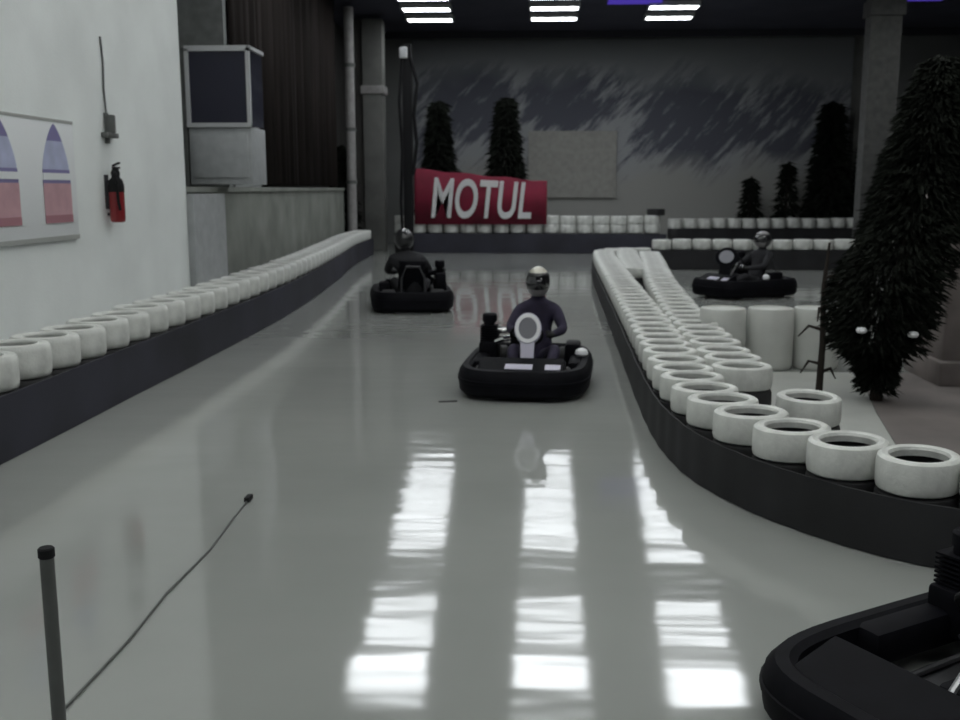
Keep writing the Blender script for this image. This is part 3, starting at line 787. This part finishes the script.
k1 = make_kart('go_kart', M['lilac_plastic'], M['grey_disc'], M['white_plastic'])
tag(k1, 'black go-kart with a white keyhole-shaped front panel, coming up the middle of track', 'go-kart', loc=(-.05, 9.72, 0), rz=math.radians(175)); k1.scale = (1, 1.05, 1.1)
k2 = make_kart('go_kart', M['black_plastic'], M['black_matte'], None)
for ch in list(k2.children):
    for g in list(ch.children):
        if g.name.startswith(('white_decal', 'chrome_cap', 'exhaust')): g.data.materials[0] = M['black_plastic']
    if ch.name.startswith('white_cap'): bpy.data.objects.remove(ch)
tag(k2, 'all-black go-kart farther back near the left barrier, below the dark post', 'go-kart', loc=(-1.99, 16.1, 0), rz=math.radians(10)); k2.scale = (1.06, 1.05, 1.3)
k3 = make_kart('go_kart', M['black_plastic'], M['light_disc'], None)
tag(k3, 'black go-kart with a round grey number disc, behind the white drums', 'go-kart', loc=(3.78, 18.2, 0), rz=math.radians(120)); k3.scale = (1, 1, 1.28)
for ch in k3.children:
    if ch.name.startswith('front_panel'): ch.scale = (1.45, 1, .95); ch.rotation_euler.z = math.radians(25)
k4 = make_kart('go_kart', M['black_plastic'], M['grey_disc'], None)
tag(k4, 'black go-kart cut off by the bottom right corner of the view, closest to camera', 'go-kart', loc=(1.77, 3.46, 0), rz=math.radians(122)); k4.scale = (1, 1, .9)
for ch in list(k4.children):
    if ch.name.startswith('front_panel'):
        for g in list(ch.children): bpy.data.objects.remove(g)
        bpy.data.objects.remove(ch); continue
    for g in list(ch.children):
        if g.name.startswith('white_decal'): bpy.data.objects.remove(g)
d1 = driver('person', k1, M['suit'], M['helmet_black'], M['helmet_white'], M['helmet_grey'], lean=.0, hunch=.05, sc_=1.06, shift=-.07, label='person in navy-purple suit and black helmet with cream top, driving toward the camera'); d1.scale = (.93, 1.0, 1.07)
d2 = driver('person', k2, M['suit_black'], M['helmet_black'], M['helmet_black'], M['helmet_black'], lean=-.14, hunch=.30, sc_=1.2, label='person all in black hunched over the wheel of the farther left kart')
d3 = driver('person', k3, M['suit_black'], M['helmet_black'], M['helmet_grey'], M['helmet_grey'], lean=0, hunch=-.15, sc_=1.08, label='person in black with grey-topped helmet seated in the kart behind the drums')

# ------------------------------------------------------------------ foreground bits
r = empty('barrier_post', (-1.305, 2.5, 0)); tag(r, 'thin dark grey post at the lower left corner, nearest the camera', 'post')
MB().cyl((0, 0, .48), .019, .90, bev=.003).build('pole', M['grey_metal'], r)
MB().cyl((0, 0, .935), .022, .03, bev=.004).build('cap', M['black_matte'], r)
MB().lathe([(0, 0), (.13, 0), (.13, .015), (.05, .035), (.022, .05), (0, .05)], 28).build('base', M['grey_metal'], r)
r = empty('floor_cable', (-1.72, 3.0, 0)); tag(r, 'thin dark cable lying straight along the floor at left, ending in a plug', 'cable')
cp_ = [(.05, -.9, .008), (.02, -.3, .008), (0, .3, .008), (.012, .9, .008), (-.01, 1.4, .008), (.01, 2.0, .008), (-.02, 2.5, .008), (-.03, 2.82, .008)]
MB().tube(cp_, .006, 8).build('cord', M['grey_metal'], r)
MB().box((-.03, 2.86, .018), (.035, .09, .03), bevel=.006).build('plug', M['black_matte'], r)
mb = MB().box((0, 0, .006), (.17, .035, .012), Matrix.Rotation(.25, 3, 'Z'), .004); o = mb.build('rubber_scrap', M['rubber'], None); tag(o, 'small dark rubber scrap on floor left of the leading kart', 'scrap', loc=(-.77, 8.83, 0))

# ------------------------------------------------------------------ camera, world, view
w = bpy.data.worlds.new('world'); sc.world = w; w.use_nodes = True
w.node_tree.nodes['Background'].inputs[0].default_value = (.75, .8, .85, 1); w.node_tree.nodes['Background'].inputs[1].default_value = .12
cam = bpy.data.cameras.new('camera'); co = bpy.data.objects.new('camera', cam); C.objects.link(co)
cam.sensor_width = 36; cam.lens = 37.5; cam.clip_end = 200
co.location = (0, 0, 1.9); co.rotation_euler = (math.radians(90) - math.atan(.171), 0, math.radians(3.1))
sc.camera = co
cam.dof.use_dof = True; cam.dof.focus_distance = 3.2; cam.dof.aperture_fstop = 4.5
sc.view_settings.view_transform = 'Standard'; sc.view_settings.look = 'None'; sc.view_settings.exposure = 0.15; sc.view_settings.gamma = 1; sc.view_settings.use_curve_mapping = False
